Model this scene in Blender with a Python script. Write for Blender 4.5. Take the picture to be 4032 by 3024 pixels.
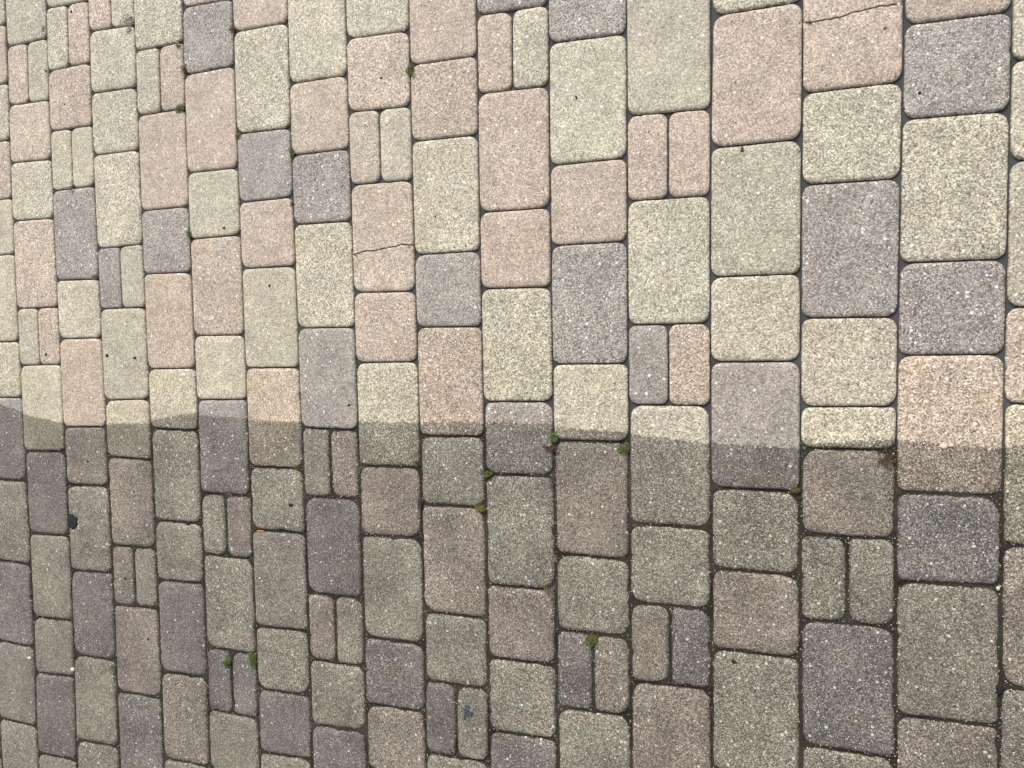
import bpy, bmesh, math, random
import numpy as np

# ------------------------------------------------------------------ camera, sky, sun, exposure
scene = bpy.context.scene
for o in list(bpy.data.objects):
    bpy.data.objects.remove(o)
FOCAL_PX, CX, CY = 2912.0, 2016.0, 1512.0        # phone main lens, photograph 4032 x 3024
CAM_ROT = (-0.05363, 0.36953, -0.01761)          # fitted to the paving grid; the paving recedes to the left
CAM_H = 1.38172
cam_data = bpy.data.cameras.new('camera')
cam = bpy.data.objects.new('camera', cam_data)
scene.collection.objects.link(cam)
cam.location = (0, 0, CAM_H)
cam.rotation_euler = CAM_ROT
cam_data.sensor_width = 36.0
cam_data.lens = 36.0 * FOCAL_PX / 4032.0
cam_data.clip_start = 0.02
cam_data.clip_end = 400.0
scene.camera = cam

SUN_EL, SUN_AZ = math.radians(42), math.radians(-18)   # azimuth measured from +Y towards +X
world = bpy.data.worlds.new('World')
scene.world = world
world.use_nodes = True
wn = world.node_tree.nodes; wl = world.node_tree.links
wn.clear()
wout = wn.new('ShaderNodeOutputWorld'); wbg = wn.new('ShaderNodeBackground')
sky = wn.new('ShaderNodeTexSky'); sky.sky_type = 'NISHITA'; sky.sun_disc = False
sky.sun_elevation = SUN_EL; sky.sun_rotation = SUN_AZ
sky.air_density = 1.0; sky.dust_density = 4.0; sky.ozone_density = 1.0
hsv = wn.new('ShaderNodeHueSaturation'); hsv.inputs['Saturation'].default_value = 0.22   # thin overcast
wbg.inputs['Strength'].default_value = 0.105
wl.new(sky.outputs[0], hsv.inputs['Color']); wl.new(hsv.outputs[0], wbg.inputs['Color'])
wl.new(wbg.outputs[0], wout.inputs['Surface'])

sun_data = bpy.data.lights.new('sun', 'SUN')
sun_data.energy = 1.5; sun_data.angle = math.radians(20); sun_data.color = (1.0, 0.98, 0.95)
sun = bpy.data.objects.new('sun', sun_data)
scene.collection.objects.link(sun)
sun.rotation_euler = (SUN_EL - math.pi / 2, 0, -SUN_AZ)
sun.location = (-2, 4, 6)

scene.view_settings.view_transform = 'Standard'
scene.view_settings.look = 'None'
scene.view_settings.gamma = 1.0
scene.view_settings.use_curve_mapping = False
scene.view_settings.exposure = 0.93
scene.render.resolution_x = 1024; scene.render.resolution_y = 768

# ------------------------------------------------------------------ photo pixel -> point on the paving plane
def rot_matrix(e):
    a, b, c = e
    rx = np.array([[1, 0, 0], [0, math.cos(a), -math.sin(a)], [0, math.sin(a), math.cos(a)]])
    ry = np.array([[math.cos(b), 0, math.sin(b)], [0, 1, 0], [-math.sin(b), 0, math.cos(b)]])
    rz = np.array([[math.cos(c), -math.sin(c), 0], [math.sin(c), math.cos(c), 0], [0, 0, 1]])
    return rz @ ry @ rx
RM = rot_matrix(CAM_ROT)
def ground(px, py, z=0.0):
    d = RM @ np.array([(px - CX) / FOCAL_PX, -(py - CY) / FOCAL_PX, -1.0])
    t = (z - CAM_H) / d[2]
    return np.array([d[0] * t, d[1] * t])
def in_view(x, y, margin=0.0):
    d = RM.T @ np.array([x, y, -CAM_H])
    px = CX + FOCAL_PX * d[0] / -d[2]; py = CY - FOCAL_PX * d[1] / -d[2]
    return -margin < px < 4032 + margin and -margin < py < 3024 + margin
SC = 0.6076                                       # readings were taken on nine tiles of 1344 x 1008 pixels
def tile(col, row, x, y):
    return col * 1344 + SC * x, row * 1008 + SC * y
ROW = {'a': 0.0, 'b': 1008.0, 'c': 2016.0}

# joints between the columns of pavers: x(y) cubic in (y-1512)/1512
LINES = {
 0:(-19.4,5.7,80.6,79.2), 1:(-14.7,-0.6,74.5,239.6), 2:(-13.5,-0.3,73.4,405.4), 3:(-9.5,-0.0,67.4,582.3),
 4:(-10.4,0.1,64.4,768.6), 5:(-5.2,-0.4,59.4,966.5), 6:(-11.6,-0.6,59.2,1177.9), 7:(-3.9,-1.3,46.9,1401.5),
 8:(-9.4,-3.0,43.1,1643.9), 9:(-7.4,-0.8,32.1,1899.8), 10:(-7.4,0.6,24.7,2175.1), 11:(-2.0,4.0,11.4,2473.1),
 12:(-10.1,5.4,7.1,2797.4), 13:(0.2,7.0,-4.3,3152.1), 14:(5.5,13.4,-22.1,3533.9), 15:(3.8,6.4,-29.5,3957.4)}
PITCH = 0.15098
UNIT = 0.0765
def line_x(k, y):
    return np.polyval(LINES[k], (y - 1512.0) / 1512.0)

# columns of pavers, top to bottom: colours + length in half units, then the joint below it (tile row, y left, y right)
COL = {
 0: 'P2 a548,535 B2 a912,905 P2 a1292,1282 B2 a1652,1645 B3 b557,553 B2 b917,917 G3 b1450,1460 B3 c318,342 G3 c838,882 D3 c1338,1396 B2',
 1: 'B3 a302,245 PB2 a682,645 P2 a1055,1030 B2 a1432,1412 P3 b342,330 BP2 b710,703 B3 b1265,1268 G3 c138,160 B3 c680,710 B2 c1042,1072 G3 c1565,1612 B3',
 2: 'B2 a55,0 BP2 a460,402 P2 a850,810 BB2 a1238,1202 G3 b158,150 B2 b537,530 P3 b1108,1108 P2 b1483,1492 T3 c378,398 G3 c922,972 B3 c1475,1528 B2',
 3: 'PB2 a202,158 B2 a605,560 B2 a1006,968 B3 a1612,1580 GB2 b343,333 B3 b935,927 B2 b1300,1325 P3 c217,240 PB2 c602,628 P3 c1165,1210 G3',
 4: 'B3 a330,268 BP2 a748,700 P3 a1367,1335 G2 b117,104 P3 b733,728 B2 b1118,1132 B3 c55,80 B2 c440,468 G3 c1035,1078 P3 c1600,1657 B2',
 5: 'P3 a48,-12 G2 a485,424 P3 a1120,1084 B2 a1550,1520 P3 b516,512 B2 b932,930 G3 b1538,1560 BP2 c275,308 B3 c880,928 GG2 c1283,1342 B2',
 6: 'P2 a206,140 B3 a868,825 G2 a1312,1274 P2 b82,64 B3 b727,722 P3 b1365,1380 B2 c115,142 P3 c742,778 B2 c1150,1196 G2 c1560,1612 B2',
 7: 'B3 a542,483 P2 a1006,960 G2 a1456,1430 B3 b468,462 G3 b1115,1132 BP2 b1558,1576 G3 c530,562 PB2 c955,1008 B2 c1380,1430 G3',
 8: 'B3 a250,195 P2 a726,685 TB2 a1198,1164 P3 b237,228 P2 b692,686 B3 b1360,1372 R2 c152,172 B3 c812,862 G2 c1243,1302 P2',
 9: 'P3 a420,355 P2 a916,870 B3 a1652,1624 G2 b462,458 P3 b1165,1172 B2 b1610,1637 R3 c648,696 B2 c1095,1157 GB2 c1560,1628 B2',
 10: 'G2 a97,28 PB2 a607,553 P3 a1377,1344 P2 b212,200 B3 b946,942 G2 b1415,1432 B3 c473,511 P2 c943,1002 B2 c1418,1487 G2',
 11: 'G2 a277,213 B3 a1072,1020 P2 a1592,1562 G3 b702,698 B2 b1195,1210 P3 c273,316 B2 c763,822 GP2 c1268,1332 B3',
 12: 'B3 a748,700 PP2 a1303,1264 B3 b447,435 GP2 b965,972 B3 c78,112 B2 c590,637 PG2 c1098,1157 P3',
 13: 'B2 a100,3 P3 a957,898 B3 b136,114 B2 b688,682 G3 b1503,1530 B2 c370,417 P2 c888,957 B3',
 14: 'P3 a602,525 B2 a1197,1153 G3 b403,394 B2 b979,975 B1 b1248,1260 P2 c150,182 BB2 c695,757 G3 c1513,1607 B3',
 15: 'P2 a160,68 G2 a772,715 B3 b45,17 G2 b644,638 P3 b1530,1560 G2 c453,492 B3 c1318,1402 P2',
 16: 'B2 a392,370 B2 a1045,1010 B2 b334,328 P2 b957,957 B3 c215,232 P3 c1130,1150 B2',
}
# edge of the cleaned area on each column (tile row b, y left, y right)
CLEAN = {0:(965,1005), 1:(1022,1080), 2:(1108,1108), 3:(1088,1080), 4:(1062,1015), 5:(1030,1050), 6:(1058,1078),
 7:(1095,1120), 8:(1075,1075), 9:(1072,1078), 10:(1075,1090), 11:(1108,1140), 12:(1148,1216), 13:(1208,1246),
 14:(1222,1182), 15:(1196,1252), 16:(1215,1262)}

# ------------------------------------------------------------------ materials
def new_mat(name):
    m = bpy.data.materials.new(name); m.use_nodes = True
    nt = m.node_tree; nt.nodes.clear()
    out = nt.nodes.new('ShaderNodeOutputMaterial'); bs = nt.nodes.new('ShaderNodeBsdfPrincipled')
    nt.links.new(bs.outputs[0], out.inputs['Surface'])
    return m, nt, bs
class Net:
    def __init__(s, nt): s.nt = nt
    def node(s, t, **kw):
        n = s.nt.nodes.new(t)
        for k, v in kw.items(): setattr(n, k, v)
        return n
    def put(s, sock, v):
        if isinstance(v, bpy.types.NodeSocket): s.nt.links.new(v, sock)
        else: sock.default_value = v
    def math(s, op, a, b=0.0, c=0.0, clamp=False):
        n = s.node('ShaderNodeMath', operation=op, use_clamp=clamp)
        s.put(n.inputs[0], a); s.put(n.inputs[1], b); s.put(n.inputs[2], c)
        return n.outputs[0]
    def remap(s, v, a, b, c, d, smooth=False):
        n = s.node('ShaderNodeMapRange'); n.clamp = True
        if smooth: n.interpolation_type = 'SMOOTHSTEP'
        s.put(n.inputs[0], v)
        for i, q in zip((1, 2, 3, 4), (a, b, c, d)): s.put(n.inputs[i], q)
        return n.outputs[0]
    def mix(s, f, a, b, kind='MIX'):
        n = s.node('ShaderNodeMix', data_type='RGBA', blend_type=kind)
        s.put(n.inputs[0], f); s.put(n.inputs[6], a); s.put(n.inputs[7], b)
        return n.outputs[2]
    def noise(s, vec, scale, detail=2.0, rough=0.5):
        n = s.node('ShaderNodeTexNoise'); s.put(n.inputs['Vector'], vec)
        n.inputs['Scale'].default_value = scale; n.inputs['Detail'].default_value = detail
        n.inputs['Roughness'].default_value = rough
        return n.outputs['Fac']
    def vor(s, vec, scale):
        n = s.node('ShaderNodeTexVoronoi', voronoi_dimensions='2D'); s.put(n.inputs['Vector'], vec)
        n.inputs['Scale'].default_value = scale
        sp = s.node('ShaderNodeSeparateColor'); s.put(sp.inputs[0], n.outputs['Color'])
        return n.outputs['Distance'], sp.outputs[0], sp.outputs[1], sp.outputs[2]
    def grey(s, v):
        n = s.node('ShaderNodeCombineColor')
        for i in range(3): s.put(n.inputs[i], v)
        return n.outputs[0]

def paver_material():
    m, nt, bs = new_mat('concrete_paver'); N = Net(nt)
    pos = N.node('ShaderNodeNewGeometry').outputs['Position']
    ta = N.node('ShaderNodeAttribute', attribute_name='tint'); tint = ta.outputs['Color']; own = ta.outputs['Alpha']   # own: random number of the block
    dline = N.node('ShaderNodeAttribute', attribute_name='clean_distance').outputs['Fac']
    # colour clouds inside a block (pigments do not mix evenly)
    cloud = N.noise(pos, 16.0, 3.0, 0.55)
    cloud2 = N.noise(pos, 55.0, 3.0, 0.6)
    hue = N.mix(N.remap(N.noise(pos, 11.0, 2.0), 0.35, 0.7, 0.0, 0.42), tint, (0.355, 0.318, 0.265, 1))
    lum = N.math('MULTIPLY', N.remap(cloud, 0.25, 0.75, 0.83, 1.17), N.remap(cloud2, 0.25, 0.75, 0.88, 1.12))
    lum = N.math('MULTIPLY', lum, N.remap(N.noise(pos, 2.6, 3.0, 0.6), 0.3, 0.7, 0.93, 1.07))
    base = N.mix(1.0, hue, N.grey(lum), 'MULTIPLY')
    bloom = N.remap(N.noise(pos, 13.0, 4.0, 0.65), 0.60, 0.78, 0.0, 0.38, True)      # lime bloom
    base = N.mix(bloom, base, (0.42, 0.415, 0.40, 1))
    # crushed stone of two sizes
    d1, r1, g1, b1 = N.vor(pos, 360.0)
    d2, r2, g2, b2 = N.vor(pos, 640.0)
    g_a = N.remap(r1, 0.0, 1.0, 0.62, 1.38)
    g_b = N.remap(r2, 0.0, 1.0, 0.68, 1.32)
    grain = N.math('MULTIPLY', g_a, g_b)
    crev = N.remap(d1, 0.35, 0.75, 1.0, 0.72)
    grain = N.math('MULTIPLY', grain, crev)
    grain = N.math('ADD', 1.0, N.math('MULTIPLY', N.math('SUBTRACT', grain, 1.0), N.remap(own, 0, 1, 0.8, 1.3)))
    base = N.mix(1.0, base, N.grey(grain), 'MULTIPLY')
    base = N.mix(N.math('MULTIPLY', N.math('GREATER_THAN', g1, 0.8), 0.35), base, (0.33, 0.24, 0.16, 1))
    # pale quartz chips, ochre chips, dark pits
    dq, rq, gq, bq = N.vor(pos, 150.0)
    big = N.math('MULTIPLY', N.math('GREATER_THAN', rq, N.remap(own, 0, 1, 0.96, 0.86)), N.math('LESS_THAN', dq, N.math('MULTIPLY', N.math('MULTIPLY', gq, gq), 0.44)))
    ds, rs, gs, bsx = N.vor(pos, 450.0)
    small = N.math('MULTIPLY', N.math('GREATER_THAN', rs, N.remap(own, 0, 1, 0.92, 0.82)), N.math('LESS_THAN', ds, N.math('MULTIPLY', gs, 0.5)))
    dp, rp, gp, bp = N.vor(pos, 190.0)
    pit = N.math('MULTIPLY', N.math('GREATER_THAN', rp, 0.93), N.math('LESS_THAN', dp, N.math('MULTIPLY', gp, 0.36)))
    chip = N.math('MAXIMUM', big, small)
    # grime: everything on the uncleaned side of the edge, held by the pits, worn off the proud grains
    wob = N.math('MULTIPLY', N.math('SUBTRACT', N.noise(pos, 38.0, 4.0, 0.65), 0.5), 0.013)
    wob2 = N.math('MULTIPLY', N.math('SUBTRACT', r1, 0.5), 0.0032)
    e = N.math('ADD', N.math('ADD', dline, wob), wob2)
    dirty = N.remap(e, -0.003, 0.003, 1.0, 0.0, True)
    thick = N.remap(N.noise(pos, 7.0, 3.0, 0.6), 0.3, 0.72, 0.33, 0.60)
    gritty = N.math('MULTIPLY', thick, N.remap(r2, 0.0, 1.0, 0.45, 1.55))
    grime = N.mix(1.0, N.mix(0.18, base, (0.2, 0.2, 0.17, 1)), N.mix(1.0, N.grey(gritty), (1.0, 0.99, 0.965, 1), 'MULTIPLY'), 'MULTIPLY')
    col = N.mix(dirty, base, grime)
    chipcol = N.mix(N.math('GREATER_THAN', bq, 0.9), (0.74, 0.72, 0.66, 1), (0.5, 0.36, 0.17, 1))
    col = N.mix(N.math('MULTIPLY', chip, N.remap(dirty, 0, 1, 0.7, 0.52)), col, chipcol)
    col = N.mix(N.math('MULTIPLY', pit, 0.7), col, (0.05, 0.047, 0.045, 1))
    N.put(bs.inputs['Base Color'], col)
    bs.inputs['Roughness'].default_value = 0.72
    bs.inputs['Specular IOR Level'].default_value = 0.5
    h = N.math('ADD', N.math('MULTIPLY', r1, 0.6), N.math('MULTIPLY', r2, 0.35))
    h = N.math('ADD', h, N.math('MULTIPLY', d1, -0.8))
    h = N.math('ADD', h, N.math('MULTIPLY', cloud2, 0.8))
    h = N.math('SUBTRACT', h, pit)
    bp_ = N.node('ShaderNodeBump'); bp_.inputs['Strength'].default_value = 0.55; bp_.inputs['Distance'].default_value = 0.0009
    N.put(bp_.inputs['Height'], h); N.put(bs.inputs['Normal'], bp_.outputs[0])
    return m

def sand_material():
    m, nt, bs = new_mat('joint_sand'); N = Net(nt)
    pos = N.node('ShaderNodeNewGeometry').outputs['Position']
    dline = N.node('ShaderNodeAttribute', attribute_name='clean_distance').outputs['Fac']
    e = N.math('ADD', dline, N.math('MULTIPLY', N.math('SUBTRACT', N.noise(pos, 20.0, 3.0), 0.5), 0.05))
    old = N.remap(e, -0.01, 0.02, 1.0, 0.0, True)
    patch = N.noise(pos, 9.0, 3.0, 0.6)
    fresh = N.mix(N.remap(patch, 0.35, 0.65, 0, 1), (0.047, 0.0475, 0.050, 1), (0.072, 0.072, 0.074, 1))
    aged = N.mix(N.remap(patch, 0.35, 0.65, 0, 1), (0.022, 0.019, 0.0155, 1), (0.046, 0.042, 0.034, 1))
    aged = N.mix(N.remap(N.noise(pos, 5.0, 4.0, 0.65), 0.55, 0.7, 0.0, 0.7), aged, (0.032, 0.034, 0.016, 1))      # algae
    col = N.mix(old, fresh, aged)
    d, r, g, b = N.vor(pos, 700.0)
    amp = N.remap(old, 0, 1, 0.16, 0.5)
    col = N.mix(1.0, col, N.grey(N.math('ADD', 1.0, N.math('MULTIPLY', N.math('SUBTRACT', r, 0.5), amp))), 'MULTIPLY')
    dq, rq, gq, bq = N.vor(pos, 260.0)
    peb = N.math('MULTIPLY', N.math('GREATER_THAN', rq, 0.972), N.math('LESS_THAN', dq, N.math('MULTIPLY', gq, 0.4)))
    col = N.mix(N.math('MULTIPLY', peb, N.math('MULTIPLY', old, 0.6)), col, (0.42, 0.38, 0.3, 1))
    N.put(bs.inputs['Base Color'], col)
    bs.inputs['Roughness'].default_value = 0.9
    bs.inputs['Specular IOR Level'].default_value = 0.08
    bp_ = N.node('ShaderNodeBump'); bp_.inputs['Strength'].default_value = 0.5; bp_.inputs['Distance'].default_value = 0.0008
    N.put(bp_.inputs['Height'], r); N.put(bs.inputs['Normal'], bp_.outputs[0])
    return m

def plain_material(name, a, b, scale=300.0, rough=0.7, spec=0.3):
    m, nt, bs = new_mat(name); N = Net(nt)
    pos = N.node('ShaderNodeNewGeometry').outputs['Position']
    f = N.remap(N.noise(pos, scale, 2.0), 0.35, 0.65, 0.0, 1.0)
    N.put(bs.inputs['Base Color'], N.mix(f, a + (1,), b + (1,)))
    bs.inputs['Roughness'].default_value = rough
    bs.inputs['Specular IOR Level'].default_value = spec
    return m

MAT_PAVER = paver_material()
MAT_SAND = sand_material()
MAT_SOIL = plain_material('soil', (0.09, 0.075, 0.055), (0.14, 0.12, 0.09), 3.0, 0.9)
MAT_HUMUS = plain_material('humus', (0.018, 0.016, 0.013), (0.04, 0.036, 0.03), 400.0, 0.9, 0.1)
MAT_MOSS = plain_material('moss_green', (0.04, 0.068, 0.012), (0.12, 0.155, 0.03), 500.0, 0.6)
MAT_OLIVE = plain_material('moss_olive', (0.07, 0.072, 0.018), (0.15, 0.14, 0.04), 400.0, 0.7)
MAT_YELLOW = plain_material('moss_yellow', (0.11, 0.10, 0.018), (0.2, 0.16, 0.03), 400.0, 0.7)
MAT_DRY = plain_material('dry_brown', (0.035, 0.024, 0.014), (0.10, 0.07, 0.042), 350.0, 0.8)
MAT_RUST = plain_material('dry_rust', (0.045, 0.026, 0.017), (0.09, 0.055, 0.035), 350.0, 0.8)
MAT_ROOT = plain_material('root_grey', (0.12, 0.12, 0.11), (0.22, 0.21, 0.19), 500.0, 0.8)
MAT_TAR = plain_material('tar_black', (0.008, 0.008, 0.009), (0.03, 0.03, 0.031), 700.0, 0.85, 0.12)
MAT_INK = plain_material('ink_blue', (0.017, 0.018, 0.028), (0.09, 0.092, 0.10), 450.0, 0.85, 0.12)
MAT_STONE = plain_material('pale_stone', (0.42, 0.36, 0.26), (0.58, 0.52, 0.42), 300.0, 0.6)
MAT_LEAF = plain_material('orange_leaf', (0.42, 0.16, 0.03), (0.5, 0.24, 0.06), 300.0, 0.6)

# ------------------------------------------------------------------ paver geometry
rng = random.Random(7)
def lerp(a, b, t): return a + (b - a) * t
def cross2(a, b): return a[0] * b[1] - a[1] * b[0]
def inset_quad(q, gaps):
    """q: 4 corners counter-clockwise; gaps: half gap for the edges q0q1, q1q2, q2q3, q3q0"""
    ls = []
    for i in range(4):
        a, b = q[i], q[(i + 1) % 4]; d = (b - a) / np.linalg.norm(b - a)
        n = np.array([-d[1], d[0]])
        ls.append((a + n * gaps[i], d))
    out = []
    for i in range(4):
        (p, r), (s, t) = ls[i - 1], ls[i]
        out.append(p + r * (cross2(s - p, t) / cross2(r, t)))
    return out
def rounded(q, radii, counts, arc):
    """outline of a quad with rounded corners; counts: points added along each straight side"""
    pts = []
    for i in range(4):
        c = q[i]; u = q[i - 1] - c; v = q[(i + 1) % 4] - c
        lu, lv = np.linalg.norm(u), np.linalg.norm(v); u = u / lu; v = v / lv
        r = min(radii[i], 0.45 * lu, 0.45 * lv)
        a, b, m = c + u * r, c + v * r, c + (u + v) * r * 0.045      # a corner a little squarer than a circle
        for k in range(arc + 1):
            t = k / arc
            pts.append((1 - t) ** 2 * a + 2 * t * (1 - t) * m + t * t * b)
        e = q[(i + 1) % 4] - v * min(radii[(i + 1) % 4], 0.45 * lv)
        for k in range(1, counts[i]): pts.append(b + (e - b) * k / counts[i])
    return pts
def wobble(n, r):
    ph = [(r.uniform(0, 6.28), r.randint(2, 5)), (r.uniform(0, 6.28), r.randint(6, 11)), (r.uniform(0, 6.28), r.randint(12, 19))]
    return [0.4 + sum(math.sin(f * 6.2832 * i / n + a) for a, f in ph) * 0.4 + r.uniform(-0.8, 0.8) for i in range(n)]
def push(pts, w):
    """move outline points inwards by w[i]"""
    n = len(pts); out = []
    for i, p in enumerate(pts):
        t = pts[(i + 1) % n] - pts[i - 1]; t = t / (np.linalg.norm(t) + 1e-9)
        out.append(p + np.array([-t[1], t[0]]) * w[i])
    return out
def rings_to_mesh(bm, rings, tilt, dz, cen, layers, tint, clean):
    """rings: (outline points, depth) from the foot of the block to its top; adds one block to bm"""
    tl, dl = layers; vr = []
    for pts, dep in rings:
        ring = []
        for i, p in enumerate(pts):
            z = -(dep[i] if isinstance(dep, list) else dep) + dz + tilt[0] * (p[0] - cen[0]) + tilt[1] * (p[1] - cen[1])
            v = bm.verts.new((p[0], p[1], z)); v[tl] = tint; v[dl] = clean(p); ring.append(v)
        vr.append(ring)
    for a, b in zip(vr[:-1], vr[1:]):
        n = len(a)
        for i in range(n):
            f = bm.faces.new((a[i], a[(i + 1) % n], b[(i + 1) % n], b[i])); f.smooth = True
    f = bm.faces.new(vr[-1]); f.smooth = True
PROFILE = [(0.0, None), (0.0, 0.72), (0.12, 0.45), (0.36, 0.22), (0.75, 0.085), (1.35, 0.022), (2.1, 0.0), (2.35, 0.0)]
PROFILE_LOW = [(0.0, None), (0.0, 0.7), (0.35, 0.15), (1.0, 0.0)]
COLOURS = {'B': (0.384, 0.352, 0.267), 'P': (0.384, 0.308, 0.246), 'G': (0.228, 0.203, 0.191), 'T': (0.372, 0.325, 0.252), 'R': (0.425, 0.338, 0.275), 'D': (0.30, 0.262, 0.215)}

class Paver: pass
pavers = []
col_edges = {}                                     # x of a column's two sides at its upper and lower end, for growing it on
def clean_fn(c):
    yl, yr = [1008 + SC * v for v in CLEAN[min(max(c, 0), 16)]]
    if c in CLEAN and c >= 1 and c <= 15:
        a, b = ground(line_x(c - 1, yl), yl), ground(line_x(c, yr), yr)
    elif c <= 0:
        b = ground(line_x(0, yr), yr); a = b + np.array([-PITCH, 0.03])
    else:
        a = ground(line_x(15, yl), yl); b = a + np.array([PITCH, -0.012])
    s = (b[1] - a[1]) / (b[0] - a[0])
    if c < 0 or c > 16: s = 0.0
    return lambda p: float(p[1] - (a[1] + s * (p[0] - a[0])))
def add_cells(c, codes, tl, tr, bl, br, visible):
    """corners of one place in a column: top left/right, bottom left/right"""
    n = len(codes)
    for k, ch in enumerate(codes):
        p = Paver(); p.col = c; p.code = ch; p.pair = n > 1
        p.quad = [lerp(bl, br, k / n), lerp(bl, br, (k + 1) / n), lerp(tl, tr, (k + 1) / n), lerp(tl, tr, k / n)]
        p.cen = sum(p.quad) / 4; p.visible = visible; p.crack = None
        pavers.append(p)
def random_cell(r):
    n = r.choice((2, 2, 3, 3, 3))
    if n == 2 and r.random() < 0.3: return r.choice(('PB', 'BP', 'GB', 'BB', 'GP')), 2
    return r.choice('BBBPPGG' if n == 3 else 'BBPPG'), n
Y_TOP, Y_BOTTOM = 3.2, -3.2
for c in range(0, 17):
    tk = COL[c].split(); joints = []
    for i in range(1, len(tk), 2):
        yl, yr = [ROW[tk[i][0]] + SC * float(v) for v in tk[i][1:].split(',')]
        if c == 0:
            r = ground(line_x(0, yr), yr); l = np.array([r[0] - PITCH, ground(0, yl)[1] + (ground(0, yl)[1] - r[1]) * 0.3])
        elif c == 16:
            l = ground(line_x(15, yl), yl); r = np.array([l[0] + PITCH, l[1]])
        else:
            l, r = ground(line_x(c - 1, yl), yl), ground(line_x(c, yr), yr)
        joints.append((l, r))
    cells = [(t[:-1], int(t[-1])) for t in tk[0::2]]
    for i in range(1, len(cells) - 1):
        add_cells(c, cells[i][0], *joints[i - 1], *joints[i], True)
    for sgn, start, first in ((1, joints[0], cells[0]), (-1, joints[-1], cells[-1])):
        l, r = start; cell = first; rr = random.Random(c * 2 + sgn); vis = True
        while (l[1] < Y_TOP if sgn > 0 else l[1] > Y_BOTTOM):
            h = cell[1] * UNIT * sgn
            slope = (r[1] - l[1]) * 0.7                   # square up gradually
            l2 = np.array([l[0], (l[1] + r[1]) / 2 + h - slope / 2]); r2 = np.array([r[0], (l[1] + r[1]) / 2 + h + slope / 2])
            if sgn > 0: add_cells(c, cell[0], l2, r2, l, r, vis)
            else: add_cells(c, cell[0], l, r, l2, r2, vis)
            l, r = l2, r2; cell = random_cell(rr); vis = False
x_left = [p for p in pavers if p.col == 0][0].quad[0][0]
x_right = max(p.quad[1][0] for p in pavers if p.col == 16)
x_left = min(p.quad[0][0] for p in pavers if p.col == 0)
for side in (-1, 1):
    for k in range(1, 23):
        c = -k if side < 0 else 16 + k
        x0 = x_left - k * PITCH if side < 0 else x_right + (k - 1) * PITCH
        rr = random.Random(500 + c); y = Y_TOP + rr.uniform(0, 0.15)
        while y > Y_BOTTOM:
            code, n = random_cell(rr)
            a = np.array([x0, y]); b = np.array([x0 + PITCH, y]); d = np.array([0, n * UNIT])
            add_cells(c, code, a, b, a - d, b - d, False)
            y -= n * UNIT

# the two cracked pavers: their crack as a chain of photo pixels from left to right
def mark_crack(x, y, chain):
    q = ground(x, y)
    best = min(pavers, key=lambda p: np.linalg.norm(p.cen - q)); best.crack = [ground(*c) for c in chain]
mark_crack(*tile(1, 0, 260, 1530), [tile(1, 0, *v) for v in ((66, 1650), (110, 1643), (150, 1628), (200, 1626), (255, 1612), (310, 1604), (350, 1598), (392, 1582), (430, 1590), (470, 1587))])
mark_crack(*tile(2, 0, 1090, 150), [tile(2, 0, *v) for v in ((778, 148), (835, 146), (880, 132), (960, 124), (1040, 104), (1120, 76), (1200, 62), (1290, 40), (1350, 33), (1395, 22), (1442, 34))])

def build_outline(p, fine=True):
    clean = clean_fn(p.col)
    mids = [(p.quad[i] + p.quad[(i + 1) % 4]) / 2 for i in range(4)]
    r = random.Random(int(p.cen[0] * 7919) * 31 + int(p.cen[1] * 6007))
    gaps = []
    for i, m in enumerate(mids):
        t = min(max((0.015 - clean(m)) / 0.03, 0), 1)
        g = lerp(0.0013, 0.0025, t) * r.uniform(0.8, 1.2)
        gaps.append(g)
    q = inset_quad(p.quad, gaps)
    aged = min(max((0.03 - clean(p.cen)) / 0.06, 0), 1)
    base_r = (0.0190 if not p.pair else 0.0165)
    radii = [base_r * (r.uniform(0.8, 1.2) if r.random() > aged * 0.8 else r.uniform(0.55, 1.6)) for _ in range(4)]
    bev = lerp(0.0056, 0.0078, aged)
    counts = [max(1, int(np.linalg.norm(q[(i + 1) % 4] - q[i]) / 0.0075)) for i in range(4)] if fine else [1] * 4
    arc = 6 if fine else 3; rings = []; w = None
    amp = lerp(0.00025, 0.0007, aged)
    for ins, dep in (PROFILE if fine else PROFILE_LOW):
        d = ins * bev
        pts = rounded(inset_quad(q, [d] * 4), [max(x - 0.45 * d, 0.004) for x in radii], counts, arc)
        if fine:
            if w is None:
                n = len(pts); w = [amp * v for v in wobble(n, r)]
                for _ in range(r.choice((0, 1, 1, 2, 3)) if r.random() < aged else r.choice((0, 0, 1))):      # chipped edges
                    at, wide, deep = r.randrange(n), r.uniform(0.7, 2.2), lerp(0.0012, 0.0030, aged) * r.uniform(0.5, 1.3)
                    for i in range(n):
                        g = min(abs(i - at), n - abs(i - at)) / wide
                        w[i] += deep * math.exp(-g * g)
            pts = push(pts, [v * max(0.15, 1 - 0.5 * ins) for v in w])
        rings.append((pts, 0.055 if dep is None and fine else 0.02 if dep is None else dep * bev))
    lim = lambda v, m: max(-m, min(m, v))
    tilt = tuple(lim(r.gauss(0, lerp(0.002, 0.004, aged)), 0.006) for _ in range(2))
    dz = lim(r.gauss(0, lerp(0.0003, 0.0006, aged)), 0.0009)
    k = r.gauss(1.0, 0.045); base = COLOURS[p.code]
    d = clean(p.cen); near_edge = math.exp(-d / 0.22) if d > -0.05 else 0.0      # clean blocks get brighter and yellower towards the edge of the cleaned area
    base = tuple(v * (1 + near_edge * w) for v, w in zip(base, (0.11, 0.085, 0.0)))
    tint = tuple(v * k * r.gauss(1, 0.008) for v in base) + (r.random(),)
    return rings, tilt, dz, tint, clean, r

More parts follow.
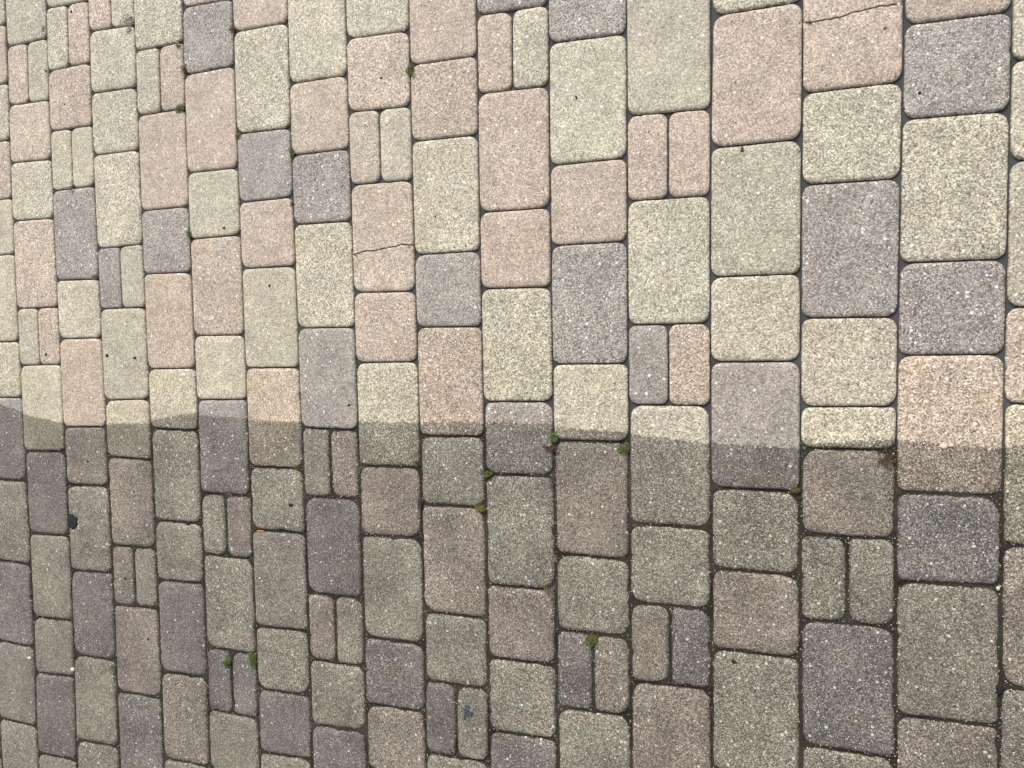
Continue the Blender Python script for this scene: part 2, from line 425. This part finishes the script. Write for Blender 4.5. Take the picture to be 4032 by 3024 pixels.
def link(o, parent=None):
    scene.collection.objects.link(o)
    if parent: o.parent = parent
    return o
pavement = link(bpy.data.objects.new('pavement', None))
pavement['kind'] = 'structure'
pavement['label'] = 'mixed beige, pink and grey concrete block paving, half of it cleaned'

def new_bm():
    bm = bmesh.new()
    return bm, (bm.verts.layers.float_color.new('tint'), bm.verts.layers.float.new('clean_distance'))
def finish(bm, name, parent, origin):
    bmesh.ops.translate(bm, verts=bm.verts, vec=(-origin[0], -origin[1], 0))
    me = bpy.data.meshes.new(name); bm.to_mesh(me); bm.free()
    me.materials.append(MAT_PAVER)
    o = link(bpy.data.objects.new(name, me), parent); o.location = (origin[0], origin[1], 0)
    return o
WORD = {'T': 'tan', 'R': 'light pink', 'D': 'brown', 'B': 'beige', 'P': 'pink', 'G': 'grey'}
def build_paver(p):
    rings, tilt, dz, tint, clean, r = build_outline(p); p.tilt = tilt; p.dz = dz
    if p.crack is None:
        bm, lay = new_bm()
        rings_to_mesh(bm, rings, tilt, dz, p.cen, lay, tint, clean)
        finish(bm, 'paver', pavement, p.cen); return
    pts = rings[0][0]; n = len(pts); chain = p.crack
    il = min(range(n), key=lambda i: np.linalg.norm(pts[i] - chain[0])); ir = min(range(n), key=lambda i: np.linalg.norm(pts[i] - chain[-1]))
    fine = []
    for a, b in zip(chain[:-1], chain[1:]):
        for k in range(3): fine.append(lerp(a, b, k / 3) + np.array([0, r.uniform(-0.0010, 0.0010)]))
    fine.append(chain[-1]); k = len(fine)
    for side, word in ((-1, 'lower'), (1, 'upper')):
        a, b = (il, ir) if side < 0 else (ir, il)          # both run counter-clockwise
        ids = [(a + m) % n for m in range(2, (b - a) % n - 1)]
        part = []
        for (ring, dep), (ins, _) in zip(rings, PROFILE):
            off = side * (0.0013 + 0.0007 * ins)
            xl, xr = ring[il][0], ring[ir][0]
            # the break stays put from ring to ring; only its ends draw in with the rounded shoulders
            edge = [np.array([min(max(q[0], xl + 0.00015 * m), xr - 0.00015 * (k - 1 - m)), q[1] + off]) for m, q in enumerate(fine)]
            if side < 0: edge = edge[::-1]
            part.append(([ring[m] for m in ids] + edge, [dep] * len(ids) + [dep if dep > 0.05 else dep * 0.25] * k))
        bm, lay = new_bm()
        rings_to_mesh(bm, part, tilt, dz + (0.0008 if side < 0 else 0), p.cen, lay, tint, clean)
        o = finish(bm, 'paver_fragment', pavement, sum(part[0][0]) / len(part[0][0]))
        o['label'] = '%s piece of a pink paver cracked across' % word

seen = [p for p in pavers if any(in_view(*q, margin=30) for q in p.quad + [p.cen])]
rest = [p for p in pavers if p not in seen]
rest.sort(key=lambda p: math.hypot(max(0, abs(p.cen[0] + 0.85) - 1.15), max(0, abs(p.cen[1]) - 0.8)))
near = rest[:max(0, 290 - len(seen))]; far = rest[len(near):]
print('pavers in view', len(seen), 'near', len(near), 'far', len(far))
for p in seen + near: build_paver(p)
bm, lay = new_bm()
for p in far:
    rings, tilt, dz, tint, clean, r = build_outline(p, False)
    rings_to_mesh(bm, rings, (0, 0), dz, p.cen, lay, tint, clean)
o = finish(bm, 'paver_field', pavement, (0, 0)); o['kind'] = 'stuff'; o['label'] = 'more block paving all round'

# ------------------------------------------------------------------ sand in the joints, soil below and beyond
def sand_sheet():
    xs = np.concatenate([np.arange(-5.6, -2.3, 0.1), np.arange(-2.3, 0.5, 0.0045), np.arange(0.5, 3.9, 0.1)])
    ys = np.concatenate([np.arange(-3.3, -1.35, 0.1), np.arange(-1.35, 1.15, 0.0045), np.arange(1.15, 3.4, 0.1)])
    X, Y = np.meshgrid(xs, ys)
    g = np.random.default_rng(3)
    def smooth(n):
        a = g.normal(size=X.shape)
        for _ in range(n):
            a = (a + np.roll(a, 1, 0) + np.roll(a, -1, 0) + np.roll(a, 1, 1) + np.roll(a, -1, 1)) / 5
        return a / a.std()
    # distance to the edge of the cleaned strip, from the per-column edges
    kx, ky = [], []
    for c in range(1, 16):
        for side, v in ((c - 1, CLEAN[c][0]), (c, CLEAN[c][1])):
            q = ground(line_x(side, 1008 + SC * v), 1008 + SC * v); kx.append(q[0] + (1e-4 if side == c - 1 else -1e-4)); ky.append(q[1])
    order = np.argsort(kx); D = Y - np.interp(X, np.array(kx)[order], np.array(ky)[order])
    old = np.clip((0.02 - D) / 0.04, 0, 1)
    lumps, fine = smooth(14), smooth(2)
    Z = -0.0075 + old * 0.0022 + lumps * (0.0004 + 0.0004 * old) + fine * (0.00010 + 0.0006 * old)
    Z = np.clip(Z, -0.012, -0.0026)
    ny, nx = X.shape
    verts = np.stack([X, Y, Z], -1).reshape(-1, 3)
    idx = np.arange(nx * ny).reshape(ny, nx)
    faces = np.stack([idx[:-1, :-1], idx[:-1, 1:], idx[1:, 1:], idx[1:, :-1]], -1).reshape(-1, 4)
    me = bpy.data.meshes.new('joint_sand')
    me.vertices.add(len(verts)); me.vertices.foreach_set('co', verts.ravel())
    me.loops.add(faces.size); me.loops.foreach_set('vertex_index', faces.ravel().astype(np.int32))
    me.polygons.add(len(faces)); me.polygons.foreach_set('loop_start', np.arange(0, faces.size, 4, dtype=np.int32))
    me.polygons.foreach_set('use_smooth', np.ones(len(faces), dtype=bool))
    me.update(calc_edges=True)
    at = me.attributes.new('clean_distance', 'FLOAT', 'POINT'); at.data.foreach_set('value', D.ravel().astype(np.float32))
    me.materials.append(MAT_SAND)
    o = link(bpy.data.objects.new('joint_sand', me), pavement); o['kind'] = 'stuff'
sand_sheet()
bm = bmesh.new()
vs = [bm.verts.new((x, y, -0.07)) for x, y in ((-150, -150), (150, -150), (150, 150), (-150, 150))]
bm.faces.new(vs); me = bpy.data.meshes.new('ground'); bm.to_mesh(me); bm.free(); me.materials.append(MAT_SOIL)
o = link(bpy.data.objects.new('ground', me)); o['kind'] = 'structure'

# loose grit that has spilled out of the old joints
def loose_grit():
    r = random.Random(21); V, F, M = [], [], []
    pool = [(p, clean_fn(p.col)) for p in seen if clean_fn(p.col)(p.cen) < 0.03]
    patchy = [(r.uniform(20, 60), r.uniform(20, 60), r.uniform(0, 6.28)) for _ in range(5)]
    for _ in range(42000):
        p, clean = r.choice(pool); i = r.randrange(4); a, b = p.quad[i], p.quad[(i + 1) % 4]
        d = (b - a) / np.linalg.norm(b - a); nn = np.array([-d[1], d[0]])
        q = lerp(a, b, r.random())
        lush = 0.5 + 0.22 * sum(math.sin(u * q[0] + v * q[1] + w) for u, v, w in patchy)        # more soil here, less there
        off = min(abs(r.gauss(0, max(0.0012, 0.0062 * lush))), 0.018) + 0.0015
        q = q + nn * off
        if clean(q) > -0.004: continue
        e = max(0.0, (off - 0.0025) / 0.0078)
        z = -0.0078 * (0.45 if e < 0.12 else 0.22 if e < 0.36 else 0.085 if e < 0.75 else 0.015) + 0.0002
        sz = r.choice((0.0005, 0.0006, 0.0007, 0.0008, 0.0011)) * r.uniform(0.8, 1.3); k = len(V)
        rot = r.uniform(0, 6.28)
        for j in range(4):
            t = rot + j * 1.5708; m = sz * r.uniform(0.7, 1.3); V.append((q[0] + math.cos(t) * m, q[1] + math.sin(t) * m, z + r.uniform(-0.2, 0.2) * sz))
        V.append((q[0], q[1], z + sz * 0.6))
        m = r.choice((0, 0, 0, 0, 0, 0, 0, 1, 1, 2))
        for j in range(4): F.append((k + j, k + (j + 1) % 4, k + 4)); M.append(m)
    me = bpy.data.meshes.new('loose_grit'); me.from_pydata(V, [], F)
    for m in (MAT_HUMUS, MAT_SOIL, MAT_STONE): me.materials.append(m)
    me.polygons.foreach_set('material_index', M)
    o = link(bpy.data.objects.new('loose_grit', me), pavement); o['kind'] = 'stuff'
loose_grit()

def top_z(q):
    """height of the paver top at a point (pavers sit a little uneven)"""
    p = min((p for p in seen), key=lambda p: max(abs(q[0] - p.cen[0]) / (0.038 if p.pair else 0.0755), abs(q[1] - p.cen[1]) / (abs(p.quad[3][1] - p.quad[0][1]) / 2)))
    return p.dz + p.tilt[0] * (q[0] - p.cen[0]) + p.tilt[1] * (q[1] - p.cen[1])

# ------------------------------------------------------------------ weeds, moss, dry bits, grit
def thing(name, verts, faces, mats, fm, loc, label, cat, group=None, smooth=False):
    me = bpy.data.meshes.new(name)
    me.from_pydata([tuple(v) for v in verts], [], faces)
    for m in mats: me.materials.append(m)
    for i, p in enumerate(me.polygons): p.material_index = fm[i]; p.use_smooth = smooth
    o = link(bpy.data.objects.new(name, me)); o.location = loc
    o['label'] = label; o['category'] = cat
    if group: o['group'] = group
    return o
def tuft(px, py, w, h, label, mats, leaves=260, leaf=0.0021, height=0.006, name='moss_tuft', cat='moss', seed=None, group='moss and weeds in the joints'):
    """a low cushion of tiny leaves; w, h: size across in photo pixels"""
    r = random.Random(seed if seed is not None else int(px * 13 + py * 7))
    c = ground(px, py); a = ground(px + w / 2, py); b = ground(px, py - h / 2)
    rx, ry = np.linalg.norm(a - c), np.linalg.norm(b - c)
    lobes = [(r.uniform(-0.45, 0.45), r.uniform(-0.45, 0.45), r.uniform(0.4, 0.7)) for _ in range(5)] + [(0, 0, 0.6)]
    V, F, M = [], [], []
    for i in range(leaves):
        lx, ly, lr = r.choice(lobes)
        t = r.uniform(0, 6.2832); s = math.sqrt(r.random())
        u, v = lx + lr * s * math.cos(t), ly + lr * s * math.sin(t)
        x, y = u * rx, v * ry
        z = -0.004 + (height + 0.003) * math.sqrt(max(0.05, 1 - s * s)) * r.uniform(0.5, 1.0)
        ang = r.uniform(0, 6.2832); tilt = r.uniform(-0.2, 1.0); L = leaf * r.uniform(0.7, 1.5); W = L * 0.36
        d = np.array([math.cos(ang) * math.cos(tilt), math.sin(ang) * math.cos(tilt), math.sin(tilt)])
        sd = np.array([-math.sin(ang), math.cos(ang), r.uniform(-0.4, 0.4)]); up = np.array([0, 0, 1.0])
        p = np.array([x, y, z]); k = len(V)
        V += [p, p + d * L * 0.5 + sd * W + up * W * 0.3, p + d * L, p + d * L * 0.5 - sd * W + up * W * 0.3]
        F += [(k, k + 1, k + 2), (k, k + 2, k + 3)]; m = r.randrange(len(mats)) if r.random() < 0.4 else 0; M += [m, m]
    # a solid cushion under the leaves
    k = len(V); V.append(np.array([0, 0, -0.0005 + height * 0.45]))
    for i in range(12):
        t = i * math.pi / 6; s = r.uniform(0.45, 0.7); V.append(np.array([math.cos(t) * rx * s, math.sin(t) * ry * s, -0.0045]))
    for i in range(12): F.append((k, k + 1 + i, k + 1 + (i + 1) % 12)); M.append(0)
    return thing(name, V, F, mats, M, (c[0], c[1], 0), label, cat, group)
def blades(px, py, size, label, mats, n=16, name='grass_sprout', cat='weed', seed=1, flat=0.5):
    r = random.Random(seed); c = ground(px, py); V, F, M = [], [], []
    sz = np.linalg.norm(ground(px, py - size / 2) - c)
    for i in range(n):
        a = r.uniform(0, 6.2832); L = sz * r.uniform(0.6, 1.2); w = 0.0006 * r.uniform(0.8, 1.6)
        d = np.array([math.cos(a), math.sin(a), 0]); s = np.array([-math.sin(a), math.cos(a), 0]); k = len(V); b = np.array([r.gauss(0, 0.002), r.gauss(0, 0.002), -0.004])
        for t in (0, 0.35, 0.7, 1.0):
            q = b + d * L * t + np.array([0, 0, 1]) * (0.006 + L * flat * math.sin(t * 2.4)) * min(1, t * 3); ww = w * (1 - t * 0.85)
            V += [q + s * ww, q - s * ww]
        for j in range(3): F.append((k + 2 * j, k + 2 * j + 1, k + 2 * j + 3, k + 2 * j + 2)); M.append(r.randrange(len(mats)))
    return thing(name, V, F, mats, M, (c[0], c[1], 0), label, cat, 'moss and weeds in the joints')
def litter(px, py, w, h, label, mats, n=40, size=0.004, name='dry_plant_litter', cat='plant litter', seed=2):
    """a scatter of curled dry shreds lying together"""
    r = random.Random(seed + int(px)); c = ground(px, py)
    rx = np.linalg.norm(ground(px + w / 2, py) - c); ry = np.linalg.norm(ground(px, py - h / 2) - c)
    V, F, M = [], [], []
    for i in range(n):
        x, y = r.gauss(0, 0.45) * rx, r.gauss(0, 0.45) * ry
        a = r.uniform(0, 6.2832); L = size * r.uniform(0.5, 1.8); W = size * r.uniform(0.08, 0.3); z = r.uniform(0.0004, 0.0035)
        d = np.array([math.cos(a), math.sin(a), r.uniform(-0.15, 0.3)]); s = np.array([-math.sin(a), math.cos(a), r.uniform(-0.5, 0.5)]); p = np.array([x, y, z]); k = len(V)
        V += [p, p + d * L * 0.4 + s * W + (0, 0, 0.0006), p + d * L, p + d * L * 0.5 - s * W]
        F += [(k, k + 1, k + 2), (k, k + 2, k + 3)]; m = r.randrange(len(mats)); M += [m, m]
    return thing(name, V, F, mats, M, (c[0], c[1], top_z(c)), label, cat, 'dry bits in the joints')
def lump(px, py, w, h, height, label, mat, name, cat, group=None, z=0.0, seed=3, rag=0.18, seg=14, ang=0.0):
    """a small irregular low lump (pebble, crumb, gum)"""
    r = random.Random(seed + int(px) * 3 + int(py)); c = ground(px, py)
    rx = np.linalg.norm(ground(px + w / 2, py) - c); ry = np.linalg.norm(ground(px, py - h / 2) - c)
    V, F = [], []; ca, sa = math.cos(ang), math.sin(ang)
    rag_ = [1 + r.uniform(-rag, rag) for _ in range(seg)]
    for (s, t) in ((0.9, 0.0), (1.0, 0.35), (0.82, 0.75), (0.45, 0.97)):
        for i in range(seg):
            a = 6.2832 * i / seg; x, y = math.cos(a) * rx * s * rag_[i], math.sin(a) * ry * s * rag_[i]
            V.append(np.array([x * ca - y * sa, x * sa + y * ca, height * t * (1 + r.uniform(-rag, rag) * 0.5)]))
    V.append(np.array([0, 0, height]))
    for j in range(3):
        for i in range(seg): F.append((j * seg + i, j * seg + (i + 1) % seg, (j + 1) * seg + (i + 1) % seg, (j + 1) * seg + i))
    for i in range(seg): F.append((3 * seg + i, 3 * seg + (i + 1) % seg, 4 * seg))
    F.append(tuple(range(seg))[::-1])
    return thing(name, V, F, [mat], [0] * len(F), (c[0], c[1], z + top_z(c)), label, cat, group, True)

GREEN = [MAT_MOSS, MAT_OLIVE]; OLIVE = [MAT_OLIVE, MAT_DRY]; YEL = [MAT_YELLOW, MAT_OLIVE, MAT_DRY]
T = tile
def moss(t, w, h, label, mats=GREEN, **kw): return tuft(*T(*t), w * SC, h * SC, label, mats, **kw)
moss((1, 0, 445, 458), 78, 100, 'dark green moss cushion between three clean pink pavers, topmost large one', leaves=420, height=0.008)
moss((0, 0, 1502, 183), 44, 50, 'small olive moss tuft right of the grey paver near the top edge', OLIVE, leaves=130)
moss((0, 0, 1160, 300), 50, 50, 'faint olive moss tuft at the top of the narrow pink paver beside the grey one', OLIVE, leaves=120)
moss((0, 0, 1192, 442), 40, 85, 'long olive moss strip at the lower left corner of the topmost grey paver', OLIVE, leaves=170)
moss((0, 0, 1163, 698), 68, 90, 'olive green moss patch at the foot of the narrow pink paver, upper left', [MAT_OLIVE, MAT_MOSS, MAT_DRY], leaves=260)
moss((0, 0, 1545, 880), 50, 80, 'brownish moss at the top left corner of the clean grey square paver', OLIVE, leaves=130)
moss((0, 0, 1888, 985), 50, 80, 'green moss tuft between the two neighbouring clean grey pavers', leaves=240)
moss((0, 0, 1225, 1522), 44, 80, 'green moss tuft right of a small grey paver, left of a clean beige one', leaves=200)
moss((0, 0, 1893, 1318), 28, 50, 'tiny olive moss below the two neighbouring clean grey pavers', OLIVE, leaves=80)
moss((0, 0, 297, 458), 14, 24, 'tiny pale green moss speck right of the narrow pavers at upper left', leaves=40)
moss((1, 1, 1380, 1168), 46, 76, 'bright green weed in the joint just below the cleaning edge, centre right', leaves=240, leaf=0.0034, height=0.01, name='leafy_weed', cat='weed')
moss((1, 1, 1826, 1256), 84, 88, 'round bright green moss cushion on the corner of a dirty brown paver', leaves=420, height=0.009)
moss((1, 1, 948, 1415), 56, 46, 'bright green leafy weed below the half cleaned dark grey paver', leaves=160, leaf=0.0038, height=0.009, name='leafy_weed', cat='weed')
moss((1, 1, 122, 1385), 24, 34, 'tiny green weed at the top left corner of a dirty pink square paver', leaves=80)
moss((1, 1, 906, 1642), 80, 66, 'yellow green moss cushion at the top right corner of a long dirty pink paver', YEL, leaves=320, height=0.008)
moss((2, 1, 728, 1520), 66, 46, 'dark olive moss at the lower right corner of the half cleaned grey paver', [MAT_OLIVE, MAT_MOSS], leaves=220)
moss((0, 2, 1475, 967), 52, 66, 'green weed sprouting between two narrow dark grey pavers', leaves=150, leaf=0.004, height=0.01, name='leafy_weed', cat='weed')
moss((0, 2, 1636, 955), 66, 140, 'tall green moss strip right of the narrow dark grey pavers', leaves=420, height=0.008)
moss((1, 2, 1625, 832), 125, 86, 'largest bright green moss cushion, atop a narrow grey and a narrow pink paver', leaves=520, height=0.010)
moss((1, 2, 1330, 497), 40, 54, 'small green moss beside the grey root at the corner of a dirty pink paver', leaves=140)
moss((1, 2, 1375, 566), 36, 46, 'lowest small green moss bit beside the grey root', [MAT_OLIVE, MAT_MOSS], leaves=110)
moss((1, 1, 492, 1352), 50, 44, 'rusty brown moss at the lower right corner of a half cleaned beige paver', [MAT_DRY, MAT_RUST, MAT_YELLOW], leaves=150)
moss((1, 1, 508, 1605), 40, 90, 'rusty brown crust in the joint left of a dirty beige paver', [MAT_RUST, MAT_DRY], leaves=170, height=0.004)
moss((0, 2, 1345, 1300), 22, 90, 'thin rusty moss in the joint left of the lowest beige paver', [MAT_RUST, MAT_OLIVE], leaves=110, height=0.003)
blades(*T(0, 1, 1932, 1375), 36, 'thin green grass sprout at the lower right corner of a half cleaned pink paver', [MAT_MOSS], seed=4)
blades(*T(0, 2, 728, 1003), 52, 'thin pale grass sprout in the joint between two dirty pavers, lower left', [MAT_OLIVE, MAT_MOSS], n=10, seed=5)
blades(*T(1, 2, 1392, 290), 40, 'grey green grass sprout at the corner above a dirty beige square paver', [MAT_OLIVE, MAT_MOSS, MAT_ROOT], n=14, seed=6)
blades(*T(1, 1, 1362, 1470), 54, 'pale dry grass blades at the top right corner of a dirty beige paver', [MAT_ROOT, MAT_DRY], n=12, seed=7)
def dry(t, w, h, label, mats=(MAT_DRY, MAT_RUST), **kw): return litter(*T(*t), w * SC, h * SC, label, list(mats), **kw)
dry((0, 0, 828, 128), 100, 80, 'brown dry plant shreds at the foot of a narrow beige paver, top left', n=60)
dry((0, 0, 842, 200), 34, 60, 'small reddish dry shreds just below the brown plant litter, top left', [MAT_RUST], n=24)
dry((0, 0, 284, 190), 28, 56, 'few brown dry shreds in a joint at the far upper left', n=22)
dry((0, 0, 474, 1228), 26, 56, 'brown crumbs in the gap below two narrow beige pavers', n=22)
dry((0, 0, 108, 1440), 26, 18, 'red brown crumbs in a row joint near the left edge', [MAT_RUST], n=14)
dry((0, 1, 612, 132), 52, 56, 'dark reddish shreds at the lower right corner of a long grey paver', [MAT_RUST, MAT_DRY], n=34)
dry((1, 1, 1362, 1246), 120, 56, 'spread of brown dry roots at the top left corner of a dirty brown paver', n=60, size=0.006)
dry((2, 1, 1330, 1305), 110, 110, 'brown dead leaf litter at the top right corner of a dirty reddish paver', n=90, size=0.006)
dry((1, 2, 1362, 520), 60, 100, 'grey root and dirt in the joint beside two small moss bits', [MAT_ROOT, MAT_DRY], n=50, size=0.004)
dry((1, 2, 1370, 500), 50, 60, 'small grey shreds at the lower right corner of a long dirty beige paver', [MAT_ROOT], n=20)
lump(*T(0, 2, 474, 62), 68 * SC, 92 * SC, 0.0022, 'black round gum blob on the left side of a dirty brown paver', MAT_TAR, 'gum_blob', 'gum', seed=5, rag=0.22, seg=30)
lump(*T(1, 2, 815, 1295), 58 * SC, 80 * SC, 0.0006, 'dark blue paint blot on a narrow dirty beige paver', MAT_INK, 'paint_blot', 'paint spot', seed=6, rag=0.55, seg=22)
lump(*T(2, 2, 2056, 1145), 48 * SC, 70 * SC, 0.003, 'black tar lump in the joint at the lower right edge', MAT_TAR, 'tar_lump', 'tar', seed=7, rag=0.3)
lump(*T(0, 2, 1690, 122), 50 * SC, 9 * SC, 0.0015, 'orange leaf scrap in the joint above a long dirty pink paver', MAT_LEAF, 'leaf_scrap', 'leaf', seed=8, rag=0.2, z=-0.001)
lump(*T(1, 0, 297, 780), 38 * SC, 52 * SC, 0.0007, 'cream coloured chip on a narrow clean beige paver', MAT_STONE, 'stone_chip', 'stone', seed=9)
PB = 'loose pebbles'
lump(*T(0, 2, 468, 1022), 26 * SC, 24 * SC, 0.004, 'pale pebble at a joint crossing, lower left', MAT_STONE, 'pebble', 'pebble', PB, -0.002)
lump(*T(0, 2, 190, 945), 28 * SC, 18 * SC, 0.004, 'pale pebble on a dirty pink paver at the far left', MAT_STONE, 'pebble', 'pebble', PB, -0.001)
lump(*T(2, 2, 2045, 495), 26 * SC, 30 * SC, 0.004, 'pale pebble in the joint at the right edge below a grey paver', MAT_STONE, 'pebble', 'pebble', PB, -0.002)
lump(*T(2, 2, 1400, 1618), 20 * SC, 24 * SC, 0.003, 'pale pebble in the joint at the bottom right', MAT_STONE, 'pebble', 'pebble', PB, -0.002)
lump(*T(2, 1, 1690, 1236), 46 * SC, 40 * SC, 0.003, 'left one of two beige stone flakes on the half cleaned pink paver', MAT_STONE, 'stone_flake', 'stone', PB, rag=0.3, seg=8)
lump(*T(2, 1, 1738, 1226), 34 * SC, 28 * SC, 0.003, 'right one of two beige stone flakes on the half cleaned pink paver', MAT_STONE, 'stone_flake', 'stone', PB, rag=0.3, seg=8)
CR = 'dark crumbs on the pavers'
for (t, w, h, label) in (
    ((0, 1, 695, 645), 22, 24, 'black crumb on the left side of a long clean beige paver'),
    ((0, 1, 875, 660), 18, 18, 'black crumb on the right side of a long clean beige paver'),
    ((0, 1, 297, 640), 16, 18, 'black crumb on a narrow clean pink paver at the left'),
    ((0, 1, 1745, 195), 14, 18, 'black crumb near the top of a long clean beige paver, left of centre'),
    ((0, 1, 1884, 1615), 30, 26, 'black crumb on a dirty beige square paver, left of centre'),
    ((0, 1, 570, 1332), 12, 14, 'black crumb on a dirty pink square paver at the left'),
    ((0, 1, 424, 1295), 18, 22, 'black crumb in the joint left of a dirty pink square paver'),
    ((0, 0, 462, 78), 16, 18, 'black crumb on a narrow pink paver at the top left'),
    ((0, 0, 421, 675), 10, 12, 'black crumb on a clean pink square paver at the upper left'),
    ((0, 0, 1452, 1478), 22, 16, 'black crumb at the foot of a clean beige paver, left of centre'),
    ((1, 0, 260, 505), 14, 14, 'black crumb on a clean pink square paver above two narrow pavers'),
    ((1, 0, 1523, 630), 14, 26, 'slanted dark sliver on a long clean beige paver, top right of centre'),
    ((1, 0, 610, 1403), 9, 18, 'thin dark sliver on a long clean beige paver near the centre'),
    ((1, 1, 50, 966), 22, 18, 'black crumb on a long clean grey paver, left of centre'),
    ((2, 0, 385, 968), 22, 42, 'brown bark scrap at the top of a long clean beige paver at the right'),
    ((2, 0, 1312, 184), 28, 18, 'brown speck on the cracked pink paver at the top right'),
    ((2, 0, 735, 912), 24, 18, 'black crumb in the row joint below a large pink paver at the right'),
    ((2, 0, 1535, 603), 22, 18, 'black crumb on a clean grey paver at the top right'),
    ((2, 2, 332, 970), 40, 26, 'black twisted scrap on a long dirty beige paver, lower right'),
    ((0, 2, 812, 430), 12, 14, 'black crumb on a narrow dirty pink paver at the lower left'),
    ((0, 2, 958, 826), 12, 16, 'black crumb on a long dirty pink paver at the lower left'),
):
    lump(*T(*t), w * SC, h * SC, 0.0016, label, MAT_DRY if 'brown' in label else MAT_TAR, 'crumb', 'crumb', CR, rag=0.35, seg=9)
